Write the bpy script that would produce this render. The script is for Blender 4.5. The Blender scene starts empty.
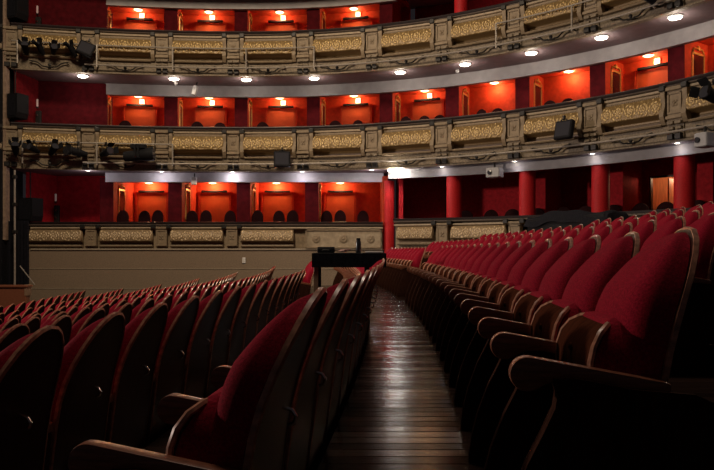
import bpy, math, random
import numpy as np
from mathutils import Vector, Matrix, noise
random.seed(7)
SC = bpy.context.scene
COL = SC.collection
EYE = 1.30                 # height of the lens above the zero level; all heights below are given from the lens
PI = math.pi

# ------------------------------------------------------------------ materials
def nt(name):
    m = bpy.data.materials.new(name); m.use_nodes = True
    t = m.node_tree; b = t.nodes['Principled BSDF']
    return m, t, b
def N(t, kind, **kw):
    n = t.nodes.new(kind)
    for k, v in kw.items():
        if k in n.inputs: n.inputs[k].default_value = v
        else: setattr(n, k, v)
    return n
def mat(name, col, rough=.5, metal=0, noise=0, nscale=20, bump=0, bscale=60, sheen=0, coat=0, spec=.5, col2=None, stretch=None):
    m, t, b = nt(name)
    b.inputs['Roughness'].default_value = rough; b.inputs['Metallic'].default_value = metal
    b.inputs['Specular IOR Level'].default_value = spec
    if sheen:
        b.inputs['Sheen Weight'].default_value = sheen; b.inputs['Sheen Roughness'].default_value = .4
        b.inputs['Sheen Tint'].default_value = (1, .25, .3, 1)
    if coat: b.inputs['Coat Weight'].default_value = coat; b.inputs['Coat Roughness'].default_value = .15
    c = (*col, 1); b.inputs['Base Color'].default_value = c
    tc = N(t, 'ShaderNodeTexCoord'); src = tc.outputs['Object']
    if stretch:
        mp = N(t, 'ShaderNodeMapping'); mp.inputs['Scale'].default_value = stretch
        t.links.new(src, mp.inputs[0]); src = mp.outputs[0]
    if noise or col2:
        n = N(t, 'ShaderNodeTexNoise', Scale=nscale, Detail=6.0); t.links.new(src, n.inputs['Vector'])
        r = N(t, 'ShaderNodeValToRGB')
        lo = tuple(max(0, x*(1-noise)) for x in col); hi = col2 or tuple(min(1, x*(1+noise)) for x in col)
        r.color_ramp.elements[0].position = .3; r.color_ramp.elements[1].position = .7
        r.color_ramp.elements[0].color = (*lo, 1); r.color_ramp.elements[1].color = (*hi, 1)
        t.links.new(n.outputs['Fac'], r.inputs[0]); t.links.new(r.outputs[0], b.inputs['Base Color'])
    if bump:
        n2 = N(t, 'ShaderNodeTexNoise', Scale=bscale, Detail=4.0); t.links.new(src, n2.inputs['Vector'])
        bp = N(t, 'ShaderNodeBump', Strength=bump, Distance=.01)
        t.links.new(n2.outputs['Fac'], bp.inputs['Height']); t.links.new(bp.outputs[0], b.inputs['Normal'])
    return m
def emit(name, col, s):
    m, t, b = nt(name)
    b.inputs['Base Color'].default_value = (*col, 1)
    b.inputs['Emission Color'].default_value = (*col, 1); b.inputs['Emission Strength'].default_value = s
    return m
M = {}
M['velvet'] = mat('red_velvet', (.24, .0075, .021), .85, noise=.4, nscale=160, bump=.25, bscale=420, spec=.04)
M['seatwood'] = mat('dark_polished_wood', (.030, .010, .007), .40, noise=.4, nscale=18, stretch=(1, 8, .6), spec=.10)
M['panelwood'] = mat('dark_side_panel_wood', (.036, .013, .008), .7, noise=.4, nscale=18, stretch=(8, 8, .6), spec=.02)
M['panwood'] = mat('seat_underside_wood', (.056, .017, .009), .7, noise=.4, nscale=18, stretch=(1, 8, .6), spec=.0)
M['rimwood'] = mat('pale_wood_edge', (.44, .20, .12), .30, noise=.45, nscale=45, spec=.6, coat=.35)  # rim in a lighter brown than the shell wood
M['armwood'] = mat('armrest_wood', (.24, .085, .045), .33, noise=.4, nscale=25, stretch=(.6, 8, 8), spec=.5, coat=.25)
M['chrome'] = mat('chrome', (.7, .68, .66), .2, 1)
M['redwall'] = mat('red_box_wall', (.45, .042, .015), .75, noise=.18, nscale=9, bump=.08, bscale=200, spec=.2)
M['reddoor'] = mat('red_door', (.50, .075, .020), .6, noise=.08, nscale=6, spec=.3)
M['redcol'] = mat('red_column', (.42, .010, .013), .6, noise=.15, nscale=30, bump=.1, bscale=150, spec=.25)
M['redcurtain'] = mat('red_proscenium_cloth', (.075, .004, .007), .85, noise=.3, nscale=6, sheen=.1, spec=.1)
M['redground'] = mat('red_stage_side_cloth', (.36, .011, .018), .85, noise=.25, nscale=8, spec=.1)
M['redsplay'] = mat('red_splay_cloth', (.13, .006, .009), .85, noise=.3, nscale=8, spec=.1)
M['darkred'] = mat('dark_red_wall', (.36, .012, .018), .8, noise=.25, nscale=12, spec=.15)
M['rail'] = mat('dark_handrail', (.02, .012, .012), .45, noise=.3, nscale=30)
M['railedge'] = mat('grey_rail_moulding', (.15, .12, .10), .5, noise=.25, nscale=20)
M['stone'] = mat('pale_stucco', (.26, .195, .12), .6, noise=.22, nscale=14, bump=.3, bscale=90)
M['cream'] = mat('cream_stucco', (.36, .285, .19), .6, noise=.2, nscale=10, bump=.2, bscale=70)
M['lowband'] = mat('grey_stucco_band', (.20, .155, .10), .6, noise=.4, nscale=22, bump=.3, bscale=80)
M['plinth'] = mat('taupe_plinth', (.25, .185, .125), .75, noise=.2, nscale=40, bump=.25, bscale=220)
M['joint'] = mat('plinth_joint', (.36, .30, .22), .6, noise=.3, nscale=30)
M['iron'] = mat('dark_iron', (.02, .018, .016), .5, .3)
M['pipe'] = mat('grey_steel_pipe', (.36, .32, .27), .42, .2, noise=.2, nscale=20)
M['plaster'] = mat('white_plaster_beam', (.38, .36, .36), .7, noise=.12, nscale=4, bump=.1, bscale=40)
M['plasterlit'] = mat('white_plaster_beam_lit', (.66, .64, .66), .7, noise=.1, nscale=4)  # paler copy of the beam plaster, stronger light put into the colour
M['soffit'] = mat('mauve_soffit', (.21, .155, .16), .7, noise=.12, nscale=5)
M['black'] = mat('matt_black', (.008, .008, .010), .7, noise=.3, nscale=30, spec=.2)
M['blackcloth'] = mat('black_cloth', (.012, .012, .016), .9, noise=.4, nscale=25, bump=.3, bscale=40, spec=.1)
M['blackgloss'] = mat('black_gloss', (.03, .03, .035), .25)
M['lens'] = mat('dark_glass', (.05, .05, .06), .08, .1)
M['darkchair'] = mat('dark_box_chair', (.016, .004, .005), .8, noise=.3, nscale=30, spec=.05)
M['gold'] = mat('gilt_frame', (.55, .33, .11), .4, .6, noise=.3, nscale=40)
M['mirror'] = mat('dark_mirror', (.12, .03, .03), .12, .6)
M['white'] = mat('white_plastic', (.78, .77, .75), .45, noise=.03, nscale=10)
M['greyplastic'] = mat('grey_plastic', (.36, .36, .37), .5, noise=.1, nscale=12)
M['paper'] = mat('paper', (.7, .67, .62), .8, noise=.05, nscale=20)
M['beige'] = mat('proscenium_edge', (.30, .21, .15), .6, noise=.3, nscale=12)
M['tan'] = mat('tan_wood', (.30, .19, .12), .5, noise=.3, nscale=12, stretch=(1, 1, .2))
M['doorwood'] = mat('corridor_oak', (.50, .23, .11), .5, noise=.25, nscale=8, stretch=(4, 4, .4))
M['pink'] = mat('pink_cable', (.5, .3, .25), .5)
M['lampwarm'] = emit('lamp_glass_warm', (1, .72, .42), 4.5)
M['lampwhite'] = emit('lamp_glass_white', (1, .88, .70), 14)
M['lampbright'] = emit('bright_lamp_glass', (1, .94, .86), 38)
M['signwhite'] = emit('lit_sign_face', (1, .80, .62), .8)
M['sconce'] = emit('sconce_glass', (.6, .42, .38), .12)

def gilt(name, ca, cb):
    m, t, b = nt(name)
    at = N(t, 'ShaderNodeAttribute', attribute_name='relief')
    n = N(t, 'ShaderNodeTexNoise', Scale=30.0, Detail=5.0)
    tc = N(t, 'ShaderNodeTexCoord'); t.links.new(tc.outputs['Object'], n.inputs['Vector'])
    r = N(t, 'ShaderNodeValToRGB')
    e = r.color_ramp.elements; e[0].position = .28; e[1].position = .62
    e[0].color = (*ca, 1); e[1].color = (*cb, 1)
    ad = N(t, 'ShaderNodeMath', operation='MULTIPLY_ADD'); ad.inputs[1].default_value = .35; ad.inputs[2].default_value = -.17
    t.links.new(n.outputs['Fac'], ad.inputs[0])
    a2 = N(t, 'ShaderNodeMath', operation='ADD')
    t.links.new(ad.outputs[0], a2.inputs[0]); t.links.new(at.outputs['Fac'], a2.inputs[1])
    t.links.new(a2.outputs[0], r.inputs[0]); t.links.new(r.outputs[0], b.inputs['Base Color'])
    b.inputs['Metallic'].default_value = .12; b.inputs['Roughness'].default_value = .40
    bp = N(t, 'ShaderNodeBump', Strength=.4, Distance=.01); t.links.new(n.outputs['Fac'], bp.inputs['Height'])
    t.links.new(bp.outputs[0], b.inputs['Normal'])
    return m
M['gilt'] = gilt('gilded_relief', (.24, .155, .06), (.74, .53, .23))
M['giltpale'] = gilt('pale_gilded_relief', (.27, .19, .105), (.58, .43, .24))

def floor_mat():
    m, t, b = nt('dark_floorboards')
    L = t.links.new
    tc = N(t, 'ShaderNodeTexCoord'); sp = N(t, 'ShaderNodeSeparateXYZ'); L(tc.outputs['Object'], sp.inputs[0])
    d = N(t, 'ShaderNodeMath', operation='DIVIDE'); d.inputs[1].default_value = .105; L(sp.outputs['Y'], d.inputs[0])
    fl = N(t, 'ShaderNodeMath', operation='FLOOR'); L(d.outputs[0], fl.inputs[0])
    fr = N(t, 'ShaderNodeMath', operation='FRACT'); L(d.outputs[0], fr.inputs[0])
    wn = N(t, 'ShaderNodeTexWhiteNoise', noise_dimensions='1D'); L(fl.outputs[0], wn.inputs['W'])
    mp = N(t, 'ShaderNodeMapping'); mp.inputs['Scale'].default_value = (1.5, 22, 1); L(tc.outputs['Object'], mp.inputs[0])
    gn = N(t, 'ShaderNodeTexNoise', Scale=3.0, Detail=6.0); L(mp.outputs[0], gn.inputs['Vector'])
    mx = N(t, 'ShaderNodeMath', operation='MULTIPLY_ADD'); mx.inputs[1].default_value = .5; L(wn.outputs['Value'], mx.inputs[0])
    hf = N(t, 'ShaderNodeMath', operation='MULTIPLY'); hf.inputs[1].default_value = .6; L(gn.outputs['Fac'], hf.inputs[0]); L(hf.outputs[0], mx.inputs[2])
    r = N(t, 'ShaderNodeValToRGB'); e = r.color_ramp.elements
    e[0].position = .15; e[0].color = (.008, .005, .004, 1); e[1].position = .85; e[1].color = (.034, .018, .013, 1)
    L(mx.outputs[0], r.inputs[0]); L(r.outputs[0], b.inputs['Base Color'])
    rr = N(t, 'ShaderNodeMapRange'); rr.inputs['To Min'].default_value = .09; rr.inputs['To Max'].default_value = .27
    L(mx.outputs[0], rr.inputs['Value']); L(rr.outputs[0], b.inputs['Roughness'])
    # boards lie a little unevenly and have open joints
    c = N(t, 'ShaderNodeMath', operation='SUBTRACT'); c.inputs[1].default_value = .5; L(wn.outputs['Value'], c.inputs[0])
    tilt = N(t, 'ShaderNodeMath', operation='MULTIPLY'); L(c.outputs[0], tilt.inputs[0]); L(fr.outputs[0], tilt.inputs[1])
    gp = N(t, 'ShaderNodeMath', operation='LESS_THAN'); gp.inputs[1].default_value = .05; L(fr.outputs[0], gp.inputs[0])
    h = N(t, 'ShaderNodeMath', operation='SUBTRACT'); L(tilt.outputs[0], h.inputs[0]); L(gp.outputs[0], h.inputs[1])
    h2 = N(t, 'ShaderNodeMath', operation='MULTIPLY_ADD'); h2.inputs[1].default_value = .25; L(gn.outputs['Fac'], h2.inputs[0]); L(h.outputs[0], h2.inputs[2])
    bp = N(t, 'ShaderNodeBump', Strength=.7, Distance=.006); L(h2.outputs[0], bp.inputs['Height']); L(bp.outputs[0], b.inputs['Normal'])
    pw = N(t, 'ShaderNodeMath', operation='POWER'); pw.inputs[1].default_value = 2.2
    wn2 = N(t, 'ShaderNodeTexWhiteNoise', noise_dimensions='1D'); of = N(t, 'ShaderNodeMath', operation='ADD'); of.inputs[1].default_value = 37.3
    L(fl.outputs[0], of.inputs[0]); L(of.outputs[0], wn2.inputs['W']); L(wn2.outputs['Value'], pw.inputs[0])
    ng = N(t, 'ShaderNodeMath', operation='GREATER_THAN'); ng.inputs[1].default_value = .09; L(fr.outputs[0], ng.inputs[0])
    sm = N(t, 'ShaderNodeMath', operation='MULTIPLY_ADD'); sm.inputs[1].default_value = .42; sm.inputs[2].default_value = .035; L(pw.outputs[0], sm.inputs[0])
    sg = N(t, 'ShaderNodeMath', operation='MULTIPLY'); L(sm.outputs[0], sg.inputs[0]); L(ng.outputs[0], sg.inputs[1])
    L(sg.outputs[0], b.inputs['Specular IOR Level'])
    return m
M['floor'] = floor_mat()

# ------------------------------------------------------------------ mesh helpers
class MB:
    def __init__(s): s.v = []; s.f = []
    def add(s, vs, fs):
        o = len(s.v); s.v += [tuple(p) for p in vs]; s.f += [tuple(i+o for i in f) for f in fs]; return s
    def box(s, x0, x1, y0, y1, z0, z1, mtx=None):
        vs = [Vector((x, y, z)) for z in (z0, z1) for y in (y0, y1) for x in (x0, x1)]
        if mtx: vs = [mtx @ p for p in vs]
        return s.add(vs, [(0, 2, 3, 1), (4, 5, 7, 6), (0, 1, 5, 4), (2, 6, 7, 3), (0, 4, 6, 2), (1, 3, 7, 5)])
    def cbox(s, x0, x1, y0, y1, z0, z1, c=.01, mtx=None):   # chamfered box
        cx = [(x0, x0+c, x1-c, x1), (y0, y0+c, y1-c, y1), (z0, z0+c, z1-c, z1)]
        ring = lambda a, b, z: [(cx[0][1]+0 if 0 else p[0], p[1], z) for p in
            [(x0+a, y0+b), (x0+b, y0+a), (x1-b, y0+a), (x1-a, y0+b), (x1-a, y1-b), (x1-b, y1-a), (x0+b, y1-a), (x0+a, y1-b)]]
        R = [ring(c, 2*c, z0), ring(0, c, z0+c), ring(0, c, z1-c), ring(c, 2*c, z1)]
        vs = [Vector(p) for r in R for p in r]
        if mtx: vs = [mtx @ p for p in vs]
        fs = [tuple(range(7, -1, -1)), tuple(range(24, 32))]
        for k in range(3):
            for i in range(8): j = (i+1) % 8; fs.append((k*8+i, k*8+j, k*8+8+j, k*8+8+i))
        return s.add(vs, fs)
    def tube(s, path, r, n=8, cap=True):
        P = [Vector(p) for p in path]; rs = r if isinstance(r, (list, tuple)) else [r]*len(P)
        vs, fs = [], []
        up = None
        for i, p in enumerate(P):
            d = (P[min(i+1, len(P)-1)] - P[max(i-1, 0)]).normalized()
            if up is None: up = Vector((0, 0, 1)) if abs(d.z) < .9 else Vector((1, 0, 0))
            a = d.cross(up).normalized(); b = a.cross(d).normalized(); up = b
            for k in range(n):
                t = 2*PI*k/n; vs.append(p + (a*math.cos(t) + b*math.sin(t))*rs[i])
        for i in range(len(P)-1):
            for k in range(n):
                j = (k+1) % n; fs.append((i*n+k, i*n+j, (i+1)*n+j, (i+1)*n+k))
        if cap: fs += [tuple(range(n-1, -1, -1)), tuple(range((len(P)-1)*n, len(P)*n))]
        return s.add(vs, fs)
    def lathe(s, prof, n=24, mtx=None):
        vs, fs = [], []
        for r, z in prof:
            for k in range(n): t = 2*PI*k/n; vs.append(Vector((r*math.cos(t), r*math.sin(t), z)))
        for i in range(len(prof)-1):
            for k in range(n):
                j = (k+1) % n; fs.append((i*n+k, i*n+j, (i+1)*n+j, (i+1)*n+k))
        fs += [tuple(range(n-1, -1, -1)), tuple(range((len(prof)-1)*n, len(prof)*n))]
        if mtx: vs = [mtx @ p for p in vs]
        return s.add(vs, fs)
    def prism(s, poly, y0, y1, mtx=None):       # poly in x-z, extruded along y
        n = len(poly); vs = [Vector((x, y0, z)) for x, z in poly] + [Vector((x, y1, z)) for x, z in poly]
        if mtx: vs = [mtx @ p for p in vs]
        fs = [tuple(range(n)), tuple(range(2*n-1, n-1, -1))] + [(i+n, (i+1) % n+n, (i+1) % n, i) for i in range(n)]
        return s.add(vs, fs)
    def sweep(s, curve, prof, s0, s1, step=.25, closed=True, dz=0):
        m = max(2, int(abs(s1-s0)/step)+1); n = len(prof); vs, fs = [], []
        for i in range(m):
            q = s0+(s1-s0)*i/(m-1)
            for off, z in prof: vs.append(curve(q, off, z+dz))
        for i in range(m-1):
            for k in range(n if closed else n-1):
                j = (k+1) % n; fs.append((i*n+k, i*n+j, (i+1)*n+j, (i+1)*n+k))
        if closed: fs += [tuple(range(n-1, -1, -1)), tuple(range((m-1)*n, m*n))]
        return s.add(vs, fs)
    def mesh(s, name, m, smooth=False, bevel=0):
        me = bpy.data.meshes.new(name); me.from_pydata(s.v, [], s.f); me.update()
        import bmesh
        bm = bmesh.new(); bm.from_mesh(me)
        if bevel:
            bm.normal_update()
            es = [e for e in bm.edges if len(e.link_faces) == 2 and e.calc_face_angle(0) > .5]
            bmesh.ops.bevel(bm, geom=es, offset=bevel, segments=2, affect='EDGES', profile=.6, clamp_overlap=True)
        bmesh.ops.recalc_face_normals(bm, faces=bm.faces)
        bm.to_mesh(me); bm.free()
        me.materials.append(M[m])
        if smooth:
            me.polygons.foreach_set('use_smooth', [True]*len(me.polygons))
            try: me.set_sharp_from_angle(angle=smooth if smooth is not True else .7)
            except Exception: pass
        return me
    def build(s, name, m, parent=None, smooth=False, bevel=0, origin=None):
        loc = Vector(origin) if origin is not None else None
        if loc is None and parent is not None and parent.get('world_parts'): loc = Vector(parent.location); shift = loc
        if loc is not None and not (parent and parent.get('world_parts')): pass
        if loc is not None:
            s.v = [tuple(Vector(p)-loc) for p in s.v]
        o = bpy.data.objects.new(name, s.mesh(name, m, smooth, bevel)); COL.objects.link(o)
        if parent: o.parent = parent
        elif origin is not None: o.location = loc
        return o
def put(name, me, parent=None, loc=(0, 0, 0), rz=0):
    o = bpy.data.objects.new(name, me); COL.objects.link(o); o.location = loc; o.rotation_euler = (0, 0, rz)
    if parent: o.parent = parent
    return o
def tag(o, label, cat=None, group=None, kind=None):
    o['label'] = label
    if cat: o['category'] = cat
    if group: o['group'] = group
    if kind: o['kind'] = kind
    return o
def thing(name, label, cat, loc, rz=0, group=None, world=False):
    o = bpy.data.objects.new(name, None); COL.objects.link(o); o.location = loc; o.rotation_euler = (0, 0, rz)
    o.empty_display_size = .1
    if world: o['world_parts'] = 1
    return tag(o, label, cat, group)
def struct(name, mb, m, label=None, smooth=False):
    o = mb.build(name, m, smooth=smooth); o['kind'] = 'structure'
    o['category'] = name.split('_')[0]
    if label: o['label'] = label
    return o
def dup(root, loc, rz, label, group=None, skip=()):
    r = root.copy(); COL.objects.link(r); r.location = loc; r.rotation_euler = (0, 0, rz); r['label'] = label
    if group: r['group'] = group
    for ch in root.children:
        if ch in skip: continue
        c = ch.copy(); COL.objects.link(c); c.parent = r
        for g in ch.children:
            if g in skip: continue
            d = g.copy(); COL.objects.link(d); d.parent = c
    return r
ORD = 'first second third fourth fifth sixth seventh eighth ninth tenth eleventh twelfth thirteenth fourteenth fifteenth sixteenth seventeenth eighteenth nineteenth twentieth'.split()
def ordinal(n):
    if n <= 20: return ORD[n-1]
    tens = {2: 'twent', 3: 'thirt', 4: 'fort'}
    t, u = divmod(n, 10)
    return tens[t]+'ieth' if u == 0 else tens[t]+'y-'+ORD[u-1]
def light(kind, loc, power, col, size=.1, **kw):
    l = bpy.data.lights.new('light', kind); l.energy = power; l.color = col
    if kind in ('POINT', 'SPOT'): l.shadow_soft_size = size
    elif kind == 'AREA': l.size = size
    for k, v in kw.items():
        if hasattr(l, k): setattr(l, k, v)
    o = bpy.data.objects.new('house_light', l); COL.objects.link(o); o.location = loc
    if 'target' in kw: o.rotation_euler = (Vector(kw['target'])-Vector(loc)).to_track_quat('-Z', 'Y').to_euler()
    o['kind'] = 'helper'
    return o

# ------------------------------------------------------------------ plan of the house
CX = -3.4
def curveU(s, off=0, z=0):          # the two upper balconies: flat towards the stage, round towards the back
    R = 12.5 if s >= 0 else 28.0
    cy = 21.4-R; th = s/R
    return Vector((CX+(R+off)*math.sin(th), cy+(R+off)*math.cos(th), EYE+z))
def angU(s): return -(s/12.5 if s >= 0 else s/28.0)
def curveG(s, off=0, z=0):          # ground tier beside the stage: straight
    return Vector((CX+s, 21.4+off, EYE+z))
def angG(s): return 0.0
PIL = lambda i: -.42+2.18*i
H1, H2, H3 = .87, 3.80, 6.75
S_END = 17.4
S_BOX0 = -4.56                      # where the first box begins
SEATR, SEATX, SEATY = 85.0, 1.43, 10.5
PITCH = 1.075
ZT = lambda k: .067-.172*k if k <= 6 else (-1.085 if k == 7 else -1.14)
FLOORZ = lambda k: ZT(k)-.98

# ------------------------------------------------------------------ stepped stalls floor
mb = MB()
def ring(q, r): 
    p = Vector((SEATX-SEATR + r*math.cos(q), SEATY + r*math.sin(q))); return p
def terrace(mb, r0, r1, z, zlow, ya=-1.6, yb=21.38):
    q0, q1 = math.asin((ya-SEATY)/SEATR), math.asin((yb-SEATY)/SEATR)
    n = 40; vs, fs = [], []
    for i in range(n+1):
        q = q0+(q1-q0)*i/n
        for r, zz in ((r0, zlow), (r0, z), (r1, z)):
            p = ring(q, r); vs.append((p.x, p.y, EYE+zz))
    for i in range(n):
        a = i*3; fs += [(a, a+3, a+4, a+1), (a+1, a+4, a+5, a+2)]
    mb.add(vs, fs)
for k in range(8, -7, -1):
    r1 = SEATR-PITCH*k-.172; r0 = r1-PITCH if k < 8 else r1-5.5
    terrace(mb, r0, r1, FLOORZ(k), FLOORZ(min(k+1, 8)) if k < 8 else FLOORZ(8)-.4)
struct('floor', mb, 'floor', 'dark floorboards stepping up between the rows of seats')

# ------------------------------------------------------------------ the stalls seat
def xrear(z):
    pts = [(0, .235), (.3, .18), (.6, .142), (.74, .105), (.87, .05), (.98, 0.0), (1.05, -.03)]
    for (a, xa), (b, xb) in zip(pts, pts[1:]):
        if z <= b: return xa+(xb-xa)*(z-a)/(b-a)
    return pts[-1][1]
def halfw(z, top, w, arch):      # rounded-top outline
    if z < top-arch: return w
    t = min(1, (z-(top-arch))/arch)
    return w*math.sqrt(max(0, 1-t**2.0))
def outline(top, bot, w, arch, n=14):
    o = [(-w, bot)]
    zs = [bot+(top-arch-bot)*i/5 for i in range(1, 6)]
    o += [(-w, z) for z in zs]
    for i in range(1, n): 
        a = PI*i/n
        y = -w*math.cos(a)
        z = (top-arch)+arch*max(0, 1-abs(y/w)**2.0)**(1/2.0) if True else 0
        o.append((y, z))
    o += [(w, z) for z in reversed(zs)] + [(w, bot)]
    return o
def shell_mesh(top, bot, w, arch, t):
    ol = outline(top, bot, w, arch); n = len(ol); m = MB(); vs = []
    for y, z in ol: vs.append((xrear(z), y, z))
    for y, z in ol: vs.append((xrear(z)+t, y, z))
    # fill as horizontal strips (outline is symmetric)
    fs = []
    h = n//2
    for i in range(h):
        a, b, c, d = i, i+1, n-2-i, n-1-i
        if b == c: fs += [(a, b, d), (a+n, d+n, b+n)]
        elif b < c: fs += [(a, b, c, d), (a+n, d+n, c+n, b+n)]
    fs += [(i, i+n, i+1+n, i+1) for i in range(n-1)] + [(n-1, 2*n-1, n, 0)]
    return m.add(vs, fs)
def rim_mesh(top, bot, w, arch, x0, x1, ow, iw):   # band round the outline
    O = outline(top+ow, bot, w+ow, arch+ow*.5); I = outline(top-iw, bot, w-iw, arch-iw*.5); n = len(O); m = MB(); vs = []
    for (y, z), (yi, zi) in zip(O, I):
        zc = min(z, top)
        vs += [(xrear(zc)+x0, yi, zi), (xrear(zc)+x0+.003, y, z), (xrear(zc)+x1-.003, y, z), (xrear(zc)+x1, yi, zi)]
    fs = []
    for i in range(n-1):
        for k in range(4): j = (k+1) % 4; fs.append((i*4+k, i*4+j, i*4+4+j, i*4+4+k))
    fs += [(3, 2, 1, 0), ((n-1)*4, (n-1)*4+1, (n-1)*4+2, (n-1)*4+3)]
    return m.add(vs, fs)
def cushion_back():
    m = MB(); nu, nv = 21, 25; top, bot, w, arch = .966, .40, .238, .345
    vs = []
    for v in range(nv):
        t = v/(nv-1); z = bot+(top-bot)*(1-(1-t)**1.25)
        hw = max(.012, halfw(z, top+.002, w, arch))
        for u in range(nu):
            a = -1+2*u/(nu-1)
            y = hw*math.sin(a*PI/2)
            e = max(0, 1-abs(y/hw)**9)**.3 if hw > 0 else 0
            ev = min(1, ((top-z)/.17))**.6 if z < top else 0
            lb = min(1, (z-bot)/.05+.25)**.5
            th = (.012+.018*ev+.095*(1-.25*(y/.25)**2)*ev*lb)*e + .017
            vs.append((xrear(z)+th, y, z))
    fs = [(v*nu+u, v*nu+u+1, (v+1)*nu+u+1, (v+1)*nu+u) for v in range(nv-1) for u in range(nu-1)]
    o = len(vs)
    for v in range(nv):
        t = v/(nv-1); z = bot+(top-bot)*(1-(1-t)**1.25); hw = max(.012, halfw(z, top+.002, w, arch))
        vs += [(xrear(z)+.017, -hw, z), (xrear(z)+.017, hw, z)]
    for v in range(nv-1):
        fs += [(v*nu, (v+1)*nu, o+2*v+2, o+2*v), (v*nu+nu-1, o+2*v+1, o+2*v+3, (v+1)*nu+nu-1), (o+2*v, o+2*v+2, o+2*v+3, o+2*v+1)]
    fs += [tuple(range(nu-1, -1, -1))+(o, o+1), tuple((nv-1)*nu+i for i in range(nu))+(o+2*nv-1, o+2*nv-2)]
    return m.add(vs, fs)
PAN = [(.262, .705), (.292, .697), (.32, .677), (.342, .643), (.354, .60), (.356, .55), (.348, .50), (.33, .45), (.305, .415), (.275, .39)]
def pan_w(i):       # tipped-up seat narrows in a round at its top
    return (.105, .155, .19, .212, .223, .227, .228, .228, .226, .222)[i]
def strip_solid(front, back, wf, nu=9, bulge=0):
    m = MB(); n = len(front); vs = []
    for P in (front, back):
        for i, (x, z) in enumerate(P):
            for u in range(nu):
                a = -1+2*u/(nu-1); vs.append((x+(bulge*(1-a*a) if P is front else -bulge*(1-a*a)), wf(i)*math.sin(a*PI/2), z))
    o = n*nu; fs = []
    for i in range(n-1):
        for u in range(nu-1):
            a = i*nu+u; fs += [(a, a+1, a+nu+1, a+nu), (o+a, o+a+nu, o+a+nu+1, o+a+1)]
        for u in (0, nu-1):
            a = i*nu+u; fs.append((a, a+nu, o+a+nu, o+a))
    for i in (0, n-1):
        for u in range(nu-1):
            a = i*nu+u; fs.append((a, o+a, o+a+1, a+1))
    return m.add(vs, fs)
def seat_shell():
    back = [(x-.016 if i else x-.01, z-(.012 if i < 5 else 0)) for i, (x, z) in enumerate(PAN)]
    m = strip_solid(PAN, back, pan_w)
    for y in (0,):       # hinge screw head
        m.lathe([(.012, 0), (.012, .006), (.006, .009)], 10, Matrix.Translation((.352, y, .615)) @ Matrix.Rotation(PI/2, 4, 'Y'))
    return m
def seat_rim():
    m = MB(); n = len(PAN)
    for sd in (-1, 1):
        m.tube([(x-.006, sd*(pan_w(i)+.003), z) for i, (x, z) in enumerate(PAN)], .0095, 6)
    m.tube([(PAN[0][0]-.004, -pan_w(0)+.21*j/6*1.0, PAN[0][1]) for j in range(7)], .0095, 6)
    return m
def seat_cushion():
    front = [(x-.014, z+.012 if i < 2 else z-.006) for i, (x, z) in enumerate(PAN[:9])]
    back = [(.235, .722), (.20, .70), (.195, .66), (.205, .62), (.215, .58), (.225, .54), (.232, .50), (.238, .46), (.245, .43)]
    return strip_solid(front, back, lambda i: pan_w(i)-.006, 9, 0.004)
def arm_top():
    # long thin board with a thick rounded nose
    cx, cz, r = .528, .578, .047
    poly = [(.155, .558), (.165, .562)]
    poly += [(cx+r*math.cos(a)+.0, cz+r*math.sin(a)) for a in [PI*.56-PI*1.25*i/12 for i in range(13)]]
    poly += [(.485, .548), (.455, .562), (.40, .562), (.25, .535), (.155, .52)]
    poly[1] = (.17, .5635)
    return MB().prism(poly, -.022, .022)
def side_panel():
    poly = [(.16, .53), (.25, .545), (.40, .572), (.462, .567), (.452, .53), (.458, .49), (.49, .42), (.53, .34), (.575, .22), (.60, .12), (.612, .03), (.612, 0), (.20, 0), (.19, .15), (.172, .38)]
    return MB().prism(poly, -.019, .019)
def end_panel():
    poly = [(.02, .50), (.10, .535), (.25, .545), (.40, .572), (.462, .567), (.452, .53), (.458, .49), (.49, .42), (.53, .34), (.575, .22), (.60, .12), (.612, .03), (.612, 0), (.178, 0), (.178, .182), (.02, .182)]
    return MB().prism(poly, .0, .016)
def hook():
    return MB().tube([(.118-.002, 0, .655), (.09, 0, .648), (.078, 0, .63), (.084, 0, .612), (.10, 0, .606)], .006, 6)
me_back = cushion_back().mesh('backrest', 'velvet', True)
me_shell = shell_mesh(.98, .18, .243, .35, .015).mesh('back_shell', 'seatwood', .6)
me_rim = rim_mesh(.98, .18, .243, .35, -.003, .018, .004, .008).mesh('shell_rim', 'rimwood', .9)
me_hook = hook().mesh('coat_hook', 'chrome', True)
me_cush = seat_cushion().mesh('seat_cushion', 'velvet', 1.0)
me_pan = seat_shell().mesh('seat_shell', 'panwood', .9)
me_prim = seat_rim().mesh('seat_rim', 'rimwood', 1.0)
me_panel = side_panel().mesh('side_panel', 'panelwood', .4, .004)
me_endp = end_panel().mesh('end_panel', 'panelwood', .4)
me_arm = arm_top().mesh('armrest', 'armwood', .5, .006)
def make_seat():
    r = thing('theatre_seat', '', 'seat', (0, 0, 0))
    put('backrest', me_back, r)
    sh = put('back_shell', me_shell, r); put('shell_rim', me_rim, sh); hk = put('coat_hook', me_hook, sh)
    put('seat_cushion', me_cush, r)
    pn = put('seat_shell', me_pan, r); put('seat_rim', me_prim, pn)
    p1 = put('side_panel', me_panel, r, (0, .275, 0)); put('armrest', me_arm, p1)
    p2 = put('side_panel', me_panel, r, (0, -.275, 0)); a2 = put('armrest', me_arm, p2)
    return r, hk, (p2,)
F_PX = 690.0
def project(p): return 357+p.x/p.y*F_PX
proto = None
HK, P2 = None, None
def row_blocks(k):
    if k == 0: return [(2.10, 11.6), (13.7, 19.2)]
    if k == 1: return [(1.88, 8.4), (11.6, 18.9)]
    if k == 2: return [(1.95, 9.9), (14.6, 19.3)]
    if k >= 3: return [(2.0, 19.4)]
    return [(2.2, {-1: 18.5, -2: 17.6, -3: 13.3, -4: 14.6, -5: 13.3}[k])]
ROWNAME = {0: 'the first row right of the bare floor', 1: 'the row directly left of the bare floor'}
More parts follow.
